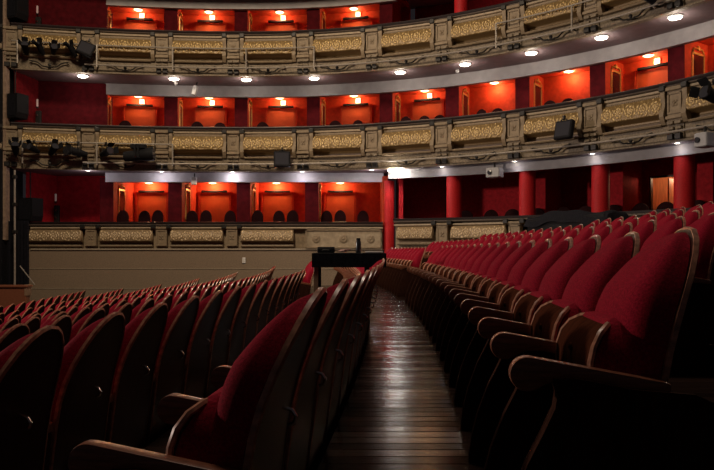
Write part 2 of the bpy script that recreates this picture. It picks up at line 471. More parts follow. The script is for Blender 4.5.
for k in range(2, 9): ROWNAME[k] = 'the %s row left of the bare floor' % ordinal(k)
for k in range(-1, -6, -1): ROWNAME[k] = 'the %s row right of the bare floor' % ordinal(1-k)
n_seats = 0; ENDS = []
for k in range(-5, 9):
    R = SEATR-PITCH*k; cx = SEATX-SEATR; idx = 0
    for bi, (d0, d1) in enumerate(row_blocks(k)):
        n = int(round((d1-d0)/.55))+1
        q = math.asin((d0-SEATY)/R); placed = []
        for i in range(n):
            a = q+i*.55/R
            p = Vector((cx+R*math.cos(a), SEATY+R*math.sin(a), EYE+FLOORZ(k)))
            c = p-Vector((math.cos(a), math.sin(a), 0))*.25
            x = project(c)
            if (k >= 1 and x < -25) or (k <= 0 and project(p) > 752): continue
            if math.hypot(p.x-CX, p.y-8.9) > 11.75 and k < 0: continue
            if k < 0 and abs(p.x-.3-4.82) < 1.1 and abs(p.y-15.4) < 2.2: continue
            placed.append((p, a+PI))
        for j, (p, rz) in enumerate(placed):
            idx += 1
            look = 'red velvet tip-up seat with dark wooden back' if k >= 1 else 'crimson velvet tip-up seat with wooden arms'
            lab = '%s seat from the camera in %s' % (ordinal(idx), ROWNAME[k])
            lab = ('red velvet ' if k <= 0 else 'dark-backed ') + lab
            grp = 'seats in ' + ROWNAME[k]
            if proto is None:
                proto, HK, P2 = make_seat(); 
                proto.location = p; proto.rotation_euler = (0, 0, rz); proto['label'] = lab; proto['group'] = grp
                if j != len(placed)-1:
                    pass
            else:
                sk = [] if j == len(placed)-1 else list(P2)
                if k <= 0: sk.append(HK)
                rr = dup(proto, p, rz, lab, grp, sk)
            if j == 0 and bi == 0:
                ENDS.append(proto if n_seats == 0 else rr)
            n_seats += 1
for e in ENDS: put('end_panel', me_endp, e, (0, .296, 0))
# the very first seat keeps only the panel it owns
for o in list(P2):
    for c in list(o.children): bpy.data.objects.remove(c)
    bpy.data.objects.remove(o)
bpy.data.objects.remove(HK)

# ------------------------------------------------------------------ balconies
def relief_panel(L, hgt, depth, amp=.030, gm='gilt'):
    """gilded belly with running scrolls; x along, z down from 0, y negative = towards the hall"""
    nu, nv = 150, 34
    vs, fs, rel = [], [], []
    per = L/5
    VB = .74                                     # the belly ends here and turns under
    for j in range(nv):
        v = j/(nv-1)
        if v < VB: b = .03+depth*math.sin(PI*.5*min(1, v/.58))**.8
        else:
            q = (v-VB)/(1-VB); b = (.03+depth)*(1-q*1.9) if q < .5 else -.085
        zc = -hgt*v if v < VB else -hgt*(VB+(v-VB)*.75)
        for i in range(nu):
            u = L*(i/(nu-1)-.5); x = u+L/2
            c = int(min(4, x//per)); sx = x-(c+.5)*per; sz = (v-.40)*hgt
            if c % 2: sz = -sz
            if c >= 3: sx = -sx
            r = math.hypot(sx, sz*.72)+1e-4; th = math.atan2(sz, sx)
            s1 = math.cos(th*2-9.5*math.log(r/.02+1))
            leaf = math.cos(th*7+3*r/.05)*.4
            env = math.exp(-(r/(.55*per))**6)
            h = max(0, (s1*.6+leaf+.15))*env
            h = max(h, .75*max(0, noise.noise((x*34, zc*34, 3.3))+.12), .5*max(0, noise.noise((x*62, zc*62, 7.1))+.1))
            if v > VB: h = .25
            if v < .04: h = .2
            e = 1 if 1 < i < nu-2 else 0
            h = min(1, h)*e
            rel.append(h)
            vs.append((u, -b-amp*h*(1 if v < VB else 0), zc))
    for j in range(nv-1):
        for i in range(nu-1): a = j*nu+i; fs.append((a, a+1, a+nu+1, a+nu))
    o = len(vs)
    # closed back
    for j in (0, nv-1):
        for i in (0, nu-1): vs.append((L*(i/(nu-1)-.5), .10, -hgt*(0 if j == 0 else VB+(1-VB)*.75)))
    rel += [0]*4
    top = [i for i in range(nu)]; bot = [(nv-1)*nu+i for i in range(nu)]
    fs += [tuple(top)+(o+1, o), tuple(reversed(bot))+(o+2, o+3), tuple(j*nu for j in range(nv))+(o+2, o), tuple(reversed([j*nu+nu-1 for j in range(nv)]))+(o+1, o+3)]
    fs.append((o, o+1, o+3, o+2))
    me = bpy.data.meshes.new('ornamental_panel'); me.from_pydata(vs, [], fs); me.update()
    import bmesh
    bm = bmesh.new(); bm.from_mesh(me); bmesh.ops.recalc_face_normals(bm, faces=bm.faces); bm.to_mesh(me); bm.free()
    at = me.attributes.new('relief', 'FLOAT', 'POINT'); at.data.foreach_set('value', rel)
    me.polygons.foreach_set('use_smooth', [True]*len(me.polygons)); me.materials.append(M[gm])
    return me
PL = 1.50
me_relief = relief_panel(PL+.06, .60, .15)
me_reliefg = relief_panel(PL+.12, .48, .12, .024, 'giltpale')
def dentils(L):
    m = MB(); m.box(-L/2, L/2, -.055, .02, -.015, .03)
    n = int(L/.05)
    for i in range(n): x = -L/2+(i+.5)*L/n; m.box(x-.014, x+.014, -.06, .02, -.062, -.012)
    return m
me_dent = dentils(PL).mesh('dentil_moulding', 'stone')
me_bar = MB().sweep(lambda q, o, z: Vector((q, o, z)), [(.10, 0), (-.12, -.008), (-.14, -.035), (-.12, -.065), (-.02, -.075), (-.02, -.085), (.10, -.085)], -PL/2, PL/2, 5).mesh('base_moulding', 'stone')
me_barg = MB().sweep(lambda q, o, z: Vector((q, o, z)), [(.10, 0), (-.09, -.01), (-.10, -.04), (-.08, -.075), (-.01, -.085), (-.01, -.10), (.10, -.10)], -PL/2-.06, PL/2+.06, 5).mesh('base_moulding', 'stone')
# pilaster between panels: body with a flower, a base with two sunk blocks, two console brackets with dark caps
def pil_body():
    m = MB(); m.box(-.185, .185, -.10, .10, -.97, -.13)
    m.cbox(-.21, .21, -.16, .10, -.22, -.13, .012)
    for sx in (-1, 1): m.box(sx*.15-.02, sx*.15+.02, -.125, -.09, -.70, -.26)
    m.box(-.17, .17, -.125, -.09, -.30, -.26); m.box(-.17, .17, -.125, -.09, -.74, -.70)
    m.cbox(-.20, .20, -.16, .10, -.86, -.78, .012)
    return m
def pil_flower():
    m = MB()
    for i in range(4):
        a = PI/4+PI/2*i
        m.lathe([(.012, 0), (.034, .008), (.02, .018)], 8, Matrix.Translation((.05*math.cos(a), -.10, -.50+.06*math.sin(a))) @ Matrix.Rotation(PI/2, 4, 'X'))
    m.lathe([(.03, 0), (.028, .015), (.01, .03)], 10, Matrix.Translation((0, -.10, -.50)) @ Matrix.Rotation(PI/2, 4, 'X'))
    return m
def pil_base():
    m = MB()
    m.box(-.20, .20, -.06, .10, -1.33, -.95)
    for sx in (-1, 1):
        m.cbox(sx*.095-.08, sx*.095+.08, -.15, .0, -.98, -.90, .012)
        m.cbox(sx*.095-.075, sx*.095+.075, -.13, .0, -1.10, -1.03, .012)
    return m
def blocks():
    m = MB()
    for sx in (-1, 1): m.cbox(sx*.095-.075, sx*.095+.075, -.15, .0, -1.32, -1.18, .012)
    return m
def console():
    prof = [(.02, -.16), (-.15, -.16), (-.16, -.30), (-.13, -.46), (-.15, -.58), (-.19, -.68), (-.20, -.78), (-.15, -.88), (-.10, -.96), (.02, -.97)]
    m = MB(); m.add([(sx*.055, y, z) for sx in (-1, 1) for y, z in prof], [])
    n = len(prof); o = 0
    m.f += [tuple(range(n)), tuple(range(2*n-1, n-1, -1))]+[(i, i+n, (i+1) % n+n, (i+1) % n) for i in range(n)]
    return m
me_pb = pil_body().mesh('pilaster', 'stone', False, .004)
me_pf = pil_flower().mesh('carved_flower', 'stone', True)
me_pbase = pil_base().mesh('pilaster_base', 'lowband')
me_blk = blocks().mesh('dark_blocks', 'iron')
me_con = console().mesh('console_bracket', 'stone')
me_cap = MB().cbox(-.075, .075, -.20, .0, -.21, -.085, .015).mesh('bracket_cap', 'iron')
def scroll():
    m = MB()
    for sx in (-1, 1):
        pts = []
        for i in range(22):
            t = i/21
            x = sx*(.08+.44*t); z = -1.26+.15*(1/(1+math.exp(-(t-.42)*11)))-.02*math.sin(PI*t)
            pts.append((x, -.13, z))
        m.tube(pts, .020, 6)
        m.tube([(sx*.52+sx*.035*math.cos(a), -.13, -1.13+.035*math.sin(a)) for a in [i*.5 for i in range(12)]], .012, 6)
    m.tube([(-.10, -.13, -1.275), (.10, -.13, -1.275)], .022, 6)
    m.lathe([(.05, 0), (.045, .03), (.01, .045)], 10, Matrix.Translation((0, -.13, -1.21)) @ Matrix.Rotation(PI/2, 4, 'X'))
    return m
me_scroll = scroll().mesh('scroll_bracket', 'iron', True)
def at_curve(name, me, root, s, z, cur, ang, off=0):
    p = cur(s, off, z)-root.location
    return put(name, me, root, p, ang(s))
def balcony(nm, label, H, i0, i1, s0, s1):
    r = thing('balcony', label, 'balcony', curveU(4, 0, H-1.4), world=True)
    cu = lambda q, o, z: curveU(q, o, z+H)
    MB().sweep(cu, [(-.14, -.012), (-.11, .0), (.18, .0), (.20, -.03), (.18, -.085), (-.13, -.08), (-.15, -.04)], s0, s1).build('handrail', 'rail', r, .8)
    MB().sweep(cu, [(-.10, -.084), (-.13, -.095), (-.12, -.115), (-.06, -.134), (.20, -.134), (.20, -.084)], s0, s1).build('rail_moulding', 'railedge', r, .8)
    MB().sweep(cu, [(.11, -.13), (.11, -.98), (.20, -.98), (.20, -.13)], s0, s1).build('parapet', 'stone', r)
    MB().sweep(cu, [(-.03, -.135), (-.085, -.15), (-.085, -.20), (-.03, -.22), (.05, -.22), (.05, -.135)], s0, s1).build('cornice', 'cream', r)
    MB().sweep(cu, [(-.01, -.97), (-.03, -1.0), (-.02, -1.30), (-.06, -1.33), (-.06, -1.37), (.10, -1.37), (.10, -.97)], s0, s1).build('lower_band', 'lowband', r)
    for i in range(i0, i1):
        s = PIL(i)
        p = at_curve('pilaster', me_pb, r, s, H, curveU, angU)
        put('carved_flower', me_pf, p); put('pilaster_base', me_pbase, p); put('base_block', me_blk, p)
        for sx in (-1, 1):
            put('console_bracket', me_con, p, (sx*.27, 0, 0)); put('bracket_cap', me_cap, p, (sx*.27, 0, 0))
        q = at_curve('ornamental_panel', me_relief, r, s+1.09, H-.275, curveU, angU)
        put('dentil_moulding', me_dent, q, (0, 0, .02)); put('base_moulding', me_bar, q, (0, 0, -.64))
        at_curve('scroll_bracket', me_scroll, r, s+1.09, H, curveU, angU)
    return r
B3 = balcony('top', 'upper gilded balcony front, with lamps along its edge', H3, -3, 8, -6.95, S_END)
B2 = balcony('mid', 'lower gilded balcony front, the one just above the stalls', H2, -3, 8, -6.95, S_END)

# floors, soffits and beams of the upper tiers
def slab(n, H, label):
    struct('ceiling_%d' % n, MB().sweep(curveU, [(.10, H-1.36), (.10, H-.87), (3.4, H-.87), (3.4, H-1.36)], -6.95, S_END), 'soffit', label)
slab(1, H2, 'mauve underside of the lower balcony'); slab(2, H3, 'mauve underside of the upper balcony')
H4 = H3+2.95
slab(3, H4, 'underside of the topmost balcony')
def beam(n, cur, off, ztop, zbot, s0, s1, label, m='plaster'):
    struct('trim_%d' % n, MB().sweep(cur, [(off, ztop), (off, zbot), (off+.16, zbot), (off+.16, ztop)], s0, s1), m, label)
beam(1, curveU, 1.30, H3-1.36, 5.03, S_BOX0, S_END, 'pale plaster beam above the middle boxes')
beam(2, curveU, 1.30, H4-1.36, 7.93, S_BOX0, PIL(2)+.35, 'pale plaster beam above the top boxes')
beam(3, curveG, .42, H2-1.33, 2.15, S_BOX0, 4.24, 'pale plaster beam above the ground boxes', 'plasterlit')
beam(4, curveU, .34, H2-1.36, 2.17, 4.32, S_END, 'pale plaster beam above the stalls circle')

# ------------------------------------------------------------------ boxes
PIER = lambda i: PIL(i)+.22
WALL_OFF = 2.60
OUT = {3: 5.89, 4: 7.88, 5: 9.88, 6: 11.79, 7: 13.7, 8: 15.7}
BOXS = lambda i: OUT.get(i, PIL(i))
door_n = [0]
TIERNAME = {1: 'ground', 2: 'middle', 3: 'top'}
def box_shell(tier, cur, zf, zc, s0, s1, m='redwall', ceil_from=1.30, woff=WALL_OFF):
    struct('wall_boxes_%s' % TIERNAME[tier], MB().sweep(cur, [(woff, zf), (woff, zc), (woff+.12, zc), (woff+.12, zf)], s0, s1), m, 'red back wall of the %s boxes' % TIERNAME[tier])
    struct('ceiling_%s' % TIERNAME[tier], MB().sweep(cur, [(ceil_from, zc), (ceil_from, zc+.06), (woff, zc+.06), (woff, zc)], s0, s1), m, 'ceiling of the %s boxes' % TIERNAME[tier])
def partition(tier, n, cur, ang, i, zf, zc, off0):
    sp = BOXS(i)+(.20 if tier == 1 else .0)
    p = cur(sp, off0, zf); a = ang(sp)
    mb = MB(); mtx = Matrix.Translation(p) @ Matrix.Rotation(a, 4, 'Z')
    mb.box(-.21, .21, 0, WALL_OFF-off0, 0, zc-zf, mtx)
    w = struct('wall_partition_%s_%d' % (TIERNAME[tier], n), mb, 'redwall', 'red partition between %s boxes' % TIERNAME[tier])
    MB().box(-.215, .215, -.02, .0, 0, zc-zf, mtx).build('pier_shade', 'redcurtain', w)  # dark facing: the shade on the pier front is put into its colour
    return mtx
def mirror_frame():
    m = MB()
    m.box(-.005, .03, -.30, -.25, 0, 1.0); m.box(-.005, .03, .25, .30, 0, 1.0)
    m.box(-.005, .03, -.30, .30, .95, 1.0); m.box(-.005, .03, -.30, .30, 0, .05)
    for s in (-1, 1): m.tube([(.02, s*.26, 1.02), (.02, s*.2, 1.10), (.02, s*.08, 1.10), (.02, 0, 1.17)], .025, 6)
    m.lathe([(.05, 0), (.04, .03), (.01, .04)], 10, Matrix.Translation((.02, 0, 1.10)) @ Matrix.Rotation(PI/2, 4, 'Y'))
    m.lathe([(.05, 0), (.04, .03), (.01, .04)], 10, Matrix.Translation((.02, 0, .03)) @ Matrix.Rotation(PI/2, 4, 'Y'))
    return m
me_mf = mirror_frame().mesh('gilt_frame', 'gold', .7)
me_mg = MB().box(0, .012, -.26, .26, .04, .96).mesh('mirror_glass', 'mirror')
me_bl_base = MB().lathe([(.15, .0), (.15, -.015), (.13, -.02)], 20).mesh('lamp_ring', 'white')
me_bl_glass = MB().lathe([(.13, -.012), (.13, -.022), (.10, -.035), (.05, -.042), (.005, -.045)], 20).mesh('lamp_glass', 'lampwarm', True)
me_sl_ring = MB().lathe([(.18, .0), (.18, -.02), (.16, -.035)], 20).mesh('lamp_ring', 'white')
me_sl_glass = MB().lathe([(.15, -.03), (.14, -.055), (.08, -.075), (.005, -.08)], 20).mesh('lamp_glass', 'lampwhite', True)
me_bb_glass = MB().lathe([(.15, -.03), (.14, -.075), (.08, -.11), (.005, -.12)], 20).mesh('lamp_glass', 'lampbright', True)
me_fl_ring = MB().lathe([(.10, .0), (.10, -.004), (.09, -.006)], 20).mesh('lamp_ring', 'white')
me_fl_glass = MB().lathe([(.05, -.004), (.048, -.007), (.03, -.008), (.005, -.008)], 20).mesh('lamp_glass', 'lampwhite', True)
me_sign = MB().cbox(-.085, .085, -.05, 0, -.085, .085, .008).mesh('sign_case', 'white')
me_signf = MB().box(-.07, .07, -.054, -.05, -.07, .07).mesh('sign_face', 'signwhite')
BOXES = {1: range(-2, 2), 2: range(-2, 8), 3: range(-2, 2)}
WARM = (1, .60, .27)
def box(tier, cur, ang, i, zf, zc, num, lit=True, power=26.0):
    sd = (BOXS(i)+BOXS(i+1))/2-.03
    a = ang(sd)
    tn = TIERNAME[tier]
    where = '%s box from the stage, %s row' % (ordinal(num), tn)
    if i not in (3, 4):
        p = cur(sd, WALL_OFF, zf); mtx = Matrix.Translation(p) @ Matrix.Rotation(a, 4, 'Z')
        door_n[0] += 1
        d = struct('door_%d' % door_n[0], MB().cbox(-.5, .5, -.06, 0, 0, 1.98, .015, mtx), 'reddoor', 'plain red door in the %s' % where)
        for nm, mbx, mm in (('door_frame', MB().box(-.56, -.505, -.09, 0, 0, 2.02, mtx).box(.505, .56, -.09, 0, 0, 2.02, mtx), 'redwall'),
                            ('door_hood', MB().cbox(-.44, .44, -.16, -.06, 1.985, 2.06, .012, mtx), 'blackcloth')):
            mbx.build(nm, mm, d)
    if lit:
        lp = cur(sd, 2.2, zc)
        t = thing('box_ceiling_lamp', 'round glowing ceiling lamp in the %s' % where, 'lamp', lp, 0, 'ceiling lamps of the boxes')
        put('lamp_ring', me_bl_base, t); put('lamp_glass', me_bl_glass, t)
        light('POINT', lp+(cur(sd, 2.36, zc)-lp)+Vector((0, 0, -.12)), power, WARM, .08)
    if tier > 1 and i not in (3, 4, 6, 7):
        sp = cur(sd+.06, WALL_OFF-.0, zf+2.17)
        t = thing('light_sign', 'small white lit sign above the door of the %s' % where, 'sign', sp, a, 'white signs above the box doors')
        put('sign_case', me_sign, t); put('sign_face', me_signf, t)
def mirror(tier, mtx, num, i):
    t = thing('wall_mirror', 'tall gilt-framed mirror on the side wall of the %s box from the stage, %s row' % (ordinal(num), TIERNAME[tier]), 'mirror',
              mtx @ Vector((.211, .74 if tier == 1 else .62, 1.0)), mtx.to_euler().z, 'gilt mirrors in the boxes')
    put('gilt_frame', me_mf, t); put('mirror_glass', me_mg, t)
TZ = {1: (0.0, 2.31), 2: (2.93, 5.21), 3: (5.88, 8.14)}
# ground
box_shell(1, curveG, *TZ[1], S_BOX0, 4.38, ceil_from=.58)
num = 0
for n, i in enumerate((-2, -1, 0, 1, 2)):
    if i < 2:
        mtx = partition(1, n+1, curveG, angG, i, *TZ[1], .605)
        num += 1; mirror(1, mtx, num, i); box(1, curveG, angG, i, *TZ[1], num, power=34)
struct('wall_end_ground', MB().box(.80, .96, 21.62, 24.1, EYE, EYE+2.31), 'redwall', 'red end wall of the ground boxes')
# middle
box_shell(2, curveU, *TZ[2], S_BOX0, S_END, ceil_from=1.46)
num = 0
for n, i in enumerate(BOXES[2]):
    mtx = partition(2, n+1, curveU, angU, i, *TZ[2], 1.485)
    num += 1; mirror(2, mtx, num, i); box(2, curveU, angU, i, *TZ[2], num, power=26)
# top
box_shell(3, curveU, *TZ[3], S_BOX0, PIER(2)+.2, ceil_from=1.46)
num = 0
for n, i in enumerate((-2, -1, 0, 1, 2)):
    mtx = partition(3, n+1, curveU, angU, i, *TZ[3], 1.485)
    if i < 2: num += 1; mirror(3, mtx, num, i); box(3, curveU, angU, i, *TZ[3], num, power=26)
struct('wall_gallery', MB().sweep(curveU, [(3.3, 5.88), (3.3, 8.32), (3.4, 8.32), (3.4, 5.88)], PIER(2)+.2, S_END), 'darkred', 'dark red back wall of the open top gallery')

# round red columns
def column(lab, cur, s, off, z0, z1, n, r=.225):
    p = cur(s, off, z0)
    t = thing('red_column', lab, 'column', p)
    MB().lathe([(r, 0), (r, z1-z0)], 28).build('shaft', 'redcol', t, .7)
    MB().lathe([(r+.03, 0), (r+.03, .10), (r+.005, .13)], 28).build('base', 'redcol', t, .7)
    t['kind'] = 'thing'; t['group'] = 'round red columns'
names = {3: 'first', 4: 'second', 5: 'third', 6: 'fourth', 7: 'fifth', 8: 'sixth'}
for i in (3, 4, 5, 6, 7):
    column('round red column behind the stalls circle rail, %s along from the boxes' % ordinal(i-2), curveU, {3: 6.23, 4: 8.36, 5: 10.36, 6: 12.44, 7: 14.5}[i], .62, 0.0, 2.44, i)
column('round red column standing in the dark top gallery', curveU, PIL(3)+.33, .62, 5.88, 8.3, 9, .21)
column('bright red column at the end of the ground boxes', curveG, 4.40, .05, -1.2, 2.14, 1, .155)

# ------------------------------------------------------------------ ground tier fronts and plinth
r = thing('box_parapet', 'low gilded parapet in front of the ground boxes', 'parapet', curveG(0, 0, -.05), world=True)
G0, G1 = -6.7, 4.20
cg = lambda q, o, z: curveG(q, o, z+H1)
MB().sweep(cg, [(-.13, -.01), (-.10, .0), (.16, .0), (.18, -.03), (.16, -.06), (-.12, -.055)], G0-.9, G1, 20).build('handrail', 'rail', r)
MB().sweep(cg, [(-.08, -.058), (-.10, -.08), (-.09, -.11), (.10, -.14), (.10, -.058)], G0-.9, G1, 20).build('rail_moulding', 'railedge', r)
MB().sweep(cg, [(.11, -.11), (.11, -.84), (.20, -.84), (.20, -.11)], G0-.9, G1, 20).build('parapet_body', 'stone', r)
MB().sweep(cg, [(-.06, -.16), (-.07, -.20), (-.02, -.23), (.05, -.23), (.05, -.16)], G0, G1, 20).build('cornice', 'cream', r)
def gpil():
    m = MB(); m.box(-.17, .17, -.07, .10, -.76, -.20)
    for sx in (-1, 1): m.box(sx*.14-.02, sx*.14+.02, -.09, -.06, -.70, -.25)
    m.box(-.16, .16, -.09, -.06, -.29, -.25); m.box(-.16, .16, -.09, -.06, -.74, -.70); m.cbox(-.20, .20, -.11, .10, -.22, -.15, .01)
    return m
me_gp = gpil().mesh('pilaster', 'stone')
for i in (-2, -1, 0):
    s = PIL(i)-.05
    p = put('pilaster', me_gp, r, curveG(s, 0, H1)-r.location); put('carved_flower', me_pf, p, (0, .03, .02))
    for sx in (-1, 1): put('bracket_cap', me_cap, p, (sx*.24, .05, 0.0))
for i in (-3, -2, -1, 0):
    s = PIL(i)+1.04
    q = put('ornamental_panel', me_reliefg, r, curveG(s, 0, H1-.24)-r.location)
    put('base_moulding', me_barg, q, (0, 0, -.46))
struct('floor_boxes', MB().sweep(curveG, [(.1, -.1), (.1, 0), (2.6, 0), (2.6, -.1)], -6.95, 4.18, 20), 'soffit', 'floor of the ground boxes')
# the plain cream panel beside the end column
pp = MB(); x0, x1 = curveG(PIL(1)+.05).x, curveG(4.15).x
pp.box(x0, x1, 21.33, 21.40, EYE+.03+.05, EYE+.62)
pnl = pp.build('plain_panel', 'cream', r)
m2 = MB()
for a, b in ((x0, x0+.04), (x1-.04, x1)): m2.box(a, b, 21.29, 21.34, EYE+.06, EYE+.64)
m2.box(x0, x1, 21.29, 21.34, EYE+.60, EYE+.64); m2.box(x0, x1, 21.29, 21.34, EYE+.05, EYE+.09)
for f in (.14, .5, .86):
    c = x0+(x1-x0)*f
    m2.lathe([(.13, 0), (.12, .02), (.08, .03), (.05, .02), (.02, .04)], 16, Matrix.Translation((c, 21.33, EYE+.34)) @ Matrix.Rotation(PI/2, 4, 'X'))
m2.build('panel_moulding', 'stone', r)
struct('wall_plinth', MB().sweep(curveG, [(-.03, .03), (-.03, -2.6), (.12, -2.6), (.12, .03)], -8.4, 4.19, 20), 'plinth', 'plain taupe plinth below the ground boxes')
for n, z in ((5, -.59), (6, -1.20)):
    struct('trim_%d' % n, MB().sweep(curveG, [(-.045, z), (-.045, z+.018), (-.02, z+.018), (-.02, z)], -7.6, 4.18, 20), 'joint', 'thin pale joint line on the taupe plinth')
struct('trim_7', MB().sweep(curveG, [(-.07, .0), (-.07, .045), (-.02, .05), (-.02, .0)], -6.7, 4.18, 20), 'joint', 'thin ledge below the ground parapet')

# ---- stalls circle on the right: parapet following the upper curve
HC = .93
r = thing('circle_parapet', 'curved gilded parapet of the stalls circle behind the red seats', 'parapet', curveU(8, 0, -.2), world=True)
C0 = 4.62
cc = lambda q, o, z: curveU(q, o, z+HC)
MB().sweep(cc, [(-.13, -.01), (-.10, .0), (.16, .0), (.18, -.03), (.16, -.06), (-.12, -.055)], C0, S_END).build('handrail', 'rail', r)
MB().sweep(cc, [(-.08, -.058), (-.10, -.08), (-.09, -.11), (.10, -.14), (.10, -.058)], C0, S_END).build('rail_moulding', 'railedge', r)
MB().sweep(cc, [(.11, -.13), (.11, -1.9), (.20, -1.9), (.20, -.13)], C0, S_END).build('parapet_body', 'stone', r)
MB().sweep(cc, [(-.05, -.17), (-.06, -.21), (-.01, -.23), (.05, -.23), (.05, -.17)], C0, S_END).build('cornice', 'cream', r)
for i in range(2, 8):
    s = PIL(i)
    if i > 2:
        p = at_curve('pilaster', me_gp, r, s, HC, curveU, angU); put('carved_flower', me_pf, p, (0, .03, .02))
        for sx in (-1, 1): put('bracket_cap', me_cap, p, (sx*.24, .05, 0))
    if i == 2:
        q = at_curve('ornamental_panel', me_reliefg, r, 5.28, HC-.24, curveU, angU); q.scale = (.68, 1, 1)
    else: q = at_curve('ornamental_panel', me_reliefg, r, s+1.09, HC-.24, curveU, angU)
    put('base_moulding', me_barg, q, (0, 0, -.46))
struct('floor_circle', MB().sweep(curveU, [(.1, -.1), (.1, 0), (3.5, 0), (3.5, -.1)], C0-.2, S_END), 'soffit', 'floor of the stalls circle')
# back wall with an open lit doorway
DS0, DS1 = 10.62, 11.24
WB = 2.7
for nm, a, b, z0, z1 in (('wall_circle_left', 3.95, DS0, 0, 2.44), ('wall_circle_right', DS1, S_END, 0, 2.44), ('wall_circle_head', DS0, DS1, 2.02, 2.44)):
    struct(nm, MB().sweep(curveU, [(WB, z0), (WB, z1), (WB+.12, z1), (WB+.12, z0)], a, b), 'darkred', 'dark red back wall of the stalls circle')
struct('trim_8', MB().sweep(curveU, [(WB-.02, 0), (WB-.02, 2.44), (WB+.02, 2.44), (WB+.02, 0)], 5.35, 5.39, .05), 'iron', 'thin seam on the dark red circle wall')
for n, i in ((9, 4), (10, 5), (11, 6)):
    struct('trim_%d' % n, MB().sweep(curveU, [(1.6, 0), (1.6, 2.44), (2.7, 2.44), (2.7, 0)], {4: 8.15, 5: 10.14, 6: 12.2}[i], {4: 8.46, 5: 10.46, 6: 12.55}[i], .1), 'darkred', 'flat red wall pier behind the column')
struct('wall_circle_end', MB().box(1.30, 1.42, 21.25, 23.0, EYE-.1, EYE+2.44), 'darkred', 'dark end wall of the stalls circle')
a = angU(10.93)
mtx = Matrix.Translation(curveU(10.93, WB, 0)) @ Matrix.Rotation(a, 4, 'Z')
struct('door_40', MB().box(-.40, -.34, .02, .14, 0, 2.02, mtx).box(.34, .40, .02, .14, 0, 2.02, mtx).box(-.40, .40, .02, .14, 1.97, 2.03, mtx), 'iron', 'dark frame of the lit doorway behind the stalls circle')
struct('wall_corridor', MB().box(-1.2, 1.6, 1.5, 1.6, 0, 2.3, mtx).box(-1.2, -1.1, .14, 1.5, 0, 2.3, mtx).box(1.5, 1.6, .14, 1.5, 0, 2.3, mtx).box(-1.2, 1.6, .14, 1.6, 2.3, 2.4, mtx), 'doorwood', 'lit corridor wall seen through the doorway')
t = MB().cbox(-.02, .02, .2, .92, .02, 1.95, .008, mtx @ Matrix.Translation((.03, 0, 0)) @ Matrix.Rotation(-.15, 4, 'Z')).build('corridor_door', 'doorwood')
tag(t, 'open orange wooden door in the lit doorway behind the stalls circle', 'door', kind='thing')
light('POINT', mtx @ Vector((.25, .75, 2.0)), 45, (1, .62, .36), .08)

# ------------------------------------------------------------------ proscenium end of the tiers
for n, (nm, zf, zc) in enumerate((('ground', -.0, 2.44), ('middle', 2.93, 5.38), ('top', 5.88, 8.33))):
    cur = curveG if n == 0 else curveU
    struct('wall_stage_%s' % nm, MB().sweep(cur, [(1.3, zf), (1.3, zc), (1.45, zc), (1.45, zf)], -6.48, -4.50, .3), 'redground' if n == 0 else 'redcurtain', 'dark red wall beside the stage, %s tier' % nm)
    p, q = cur(-6.48, 1.3, 0), cur(-6.95, .05, 0)
    p0 = Vector((p.x, p.y)); q0 = Vector((q.x, q.y+.12))
    mb = MB(); d = (q0-p0).normalized()*.0; nrm = Vector((0, .1))
    mb.add([(a.x, a.y+dy, EYE+z) for z in (zf, zc) for dy in (0, .1) for a in (p0, q0)], [(0, 1, 3, 2), (4, 6, 7, 5), (0, 4, 5, 1), (2, 3, 7, 6), (0, 2, 6, 4), (1, 5, 7, 3)])
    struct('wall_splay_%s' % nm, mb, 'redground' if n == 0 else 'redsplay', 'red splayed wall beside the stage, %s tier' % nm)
    # speaker and sconce
    c = Vector(((p.x*.4+q.x*.6), (p.y*.4+q.y*.6)-.48, EYE+zf+(1.35 if n else 1.25)))
    t = thing('hanging_loudspeaker', 'black loudspeaker hung beside the stage in the %s tier' % nm, 'loudspeaker', c, -.35, 'loudspeakers beside the stage')
    MB().prism([(-.30, .36), (-.30, -.36), (.24, -.36), (.30, -.20), (.30, .36)], -.22, .22, Matrix.Rotation(0, 4, 'Z')).build('speaker_case', 'black', t, False, .01)
    MB().box(-.26, .20, -.232, -.215, -.30, .30).build('grille', 'blackcloth', t)
    MB().tube([(0, 0, .36), (0, 0, zc-zf-(1.35 if n else 1.25))], .02, 8).build('hanging_rod', 'iron', t)
    w = Vector((p.x+.02, p.y-.09, EYE+zf+1.72))
    t = thing('wall_sconce', 'slim white wall light beside the stage, %s tier' % nm, 'lamp', w, 0, 'slim wall lights beside the stage')
    MB().cbox(-.025, .025, -.05, .0, -.12, .12, .01).build('lamp_glass', 'sconce', t)
    MB().cbox(-.04, .04, -.05, .0, -.17, -.13, .01).build('lamp_holder', 'iron', t)
    # black cable trunk below it
    t = thing('cable_duct', 'dark vertical cable duct under the slim wall light, %s tier' % nm, 'duct', Vector((p.x+.10, p.y-.20, EYE+zf)))
    MB().cbox(-.08, .08, -.06, .05, .0, 1.45, .015).build('duct', 'iron', t)
    for z in (1.05, 1.30): MB().lathe([(.03, 0), (.035, .02), (.02, .05)], 10, Matrix.Translation((-.02, -.06, z)) @ Matrix.Rotation(PI/2, 4, 'X')).build('fitting', 'chrome', t)
# proscenium edge
struct('trim_12', MB().box(-10.46, -10.38, 20.38, 20.62, EYE+.3, EYE+9.5), 'beige', 'pale proscenium edge')
struct('wall_proscenium', MB().box(-14.0, -10.46, 20.3, 21.6, EYE-2.6, EYE+9.5), 'black', 'black proscenium wall at the stage')

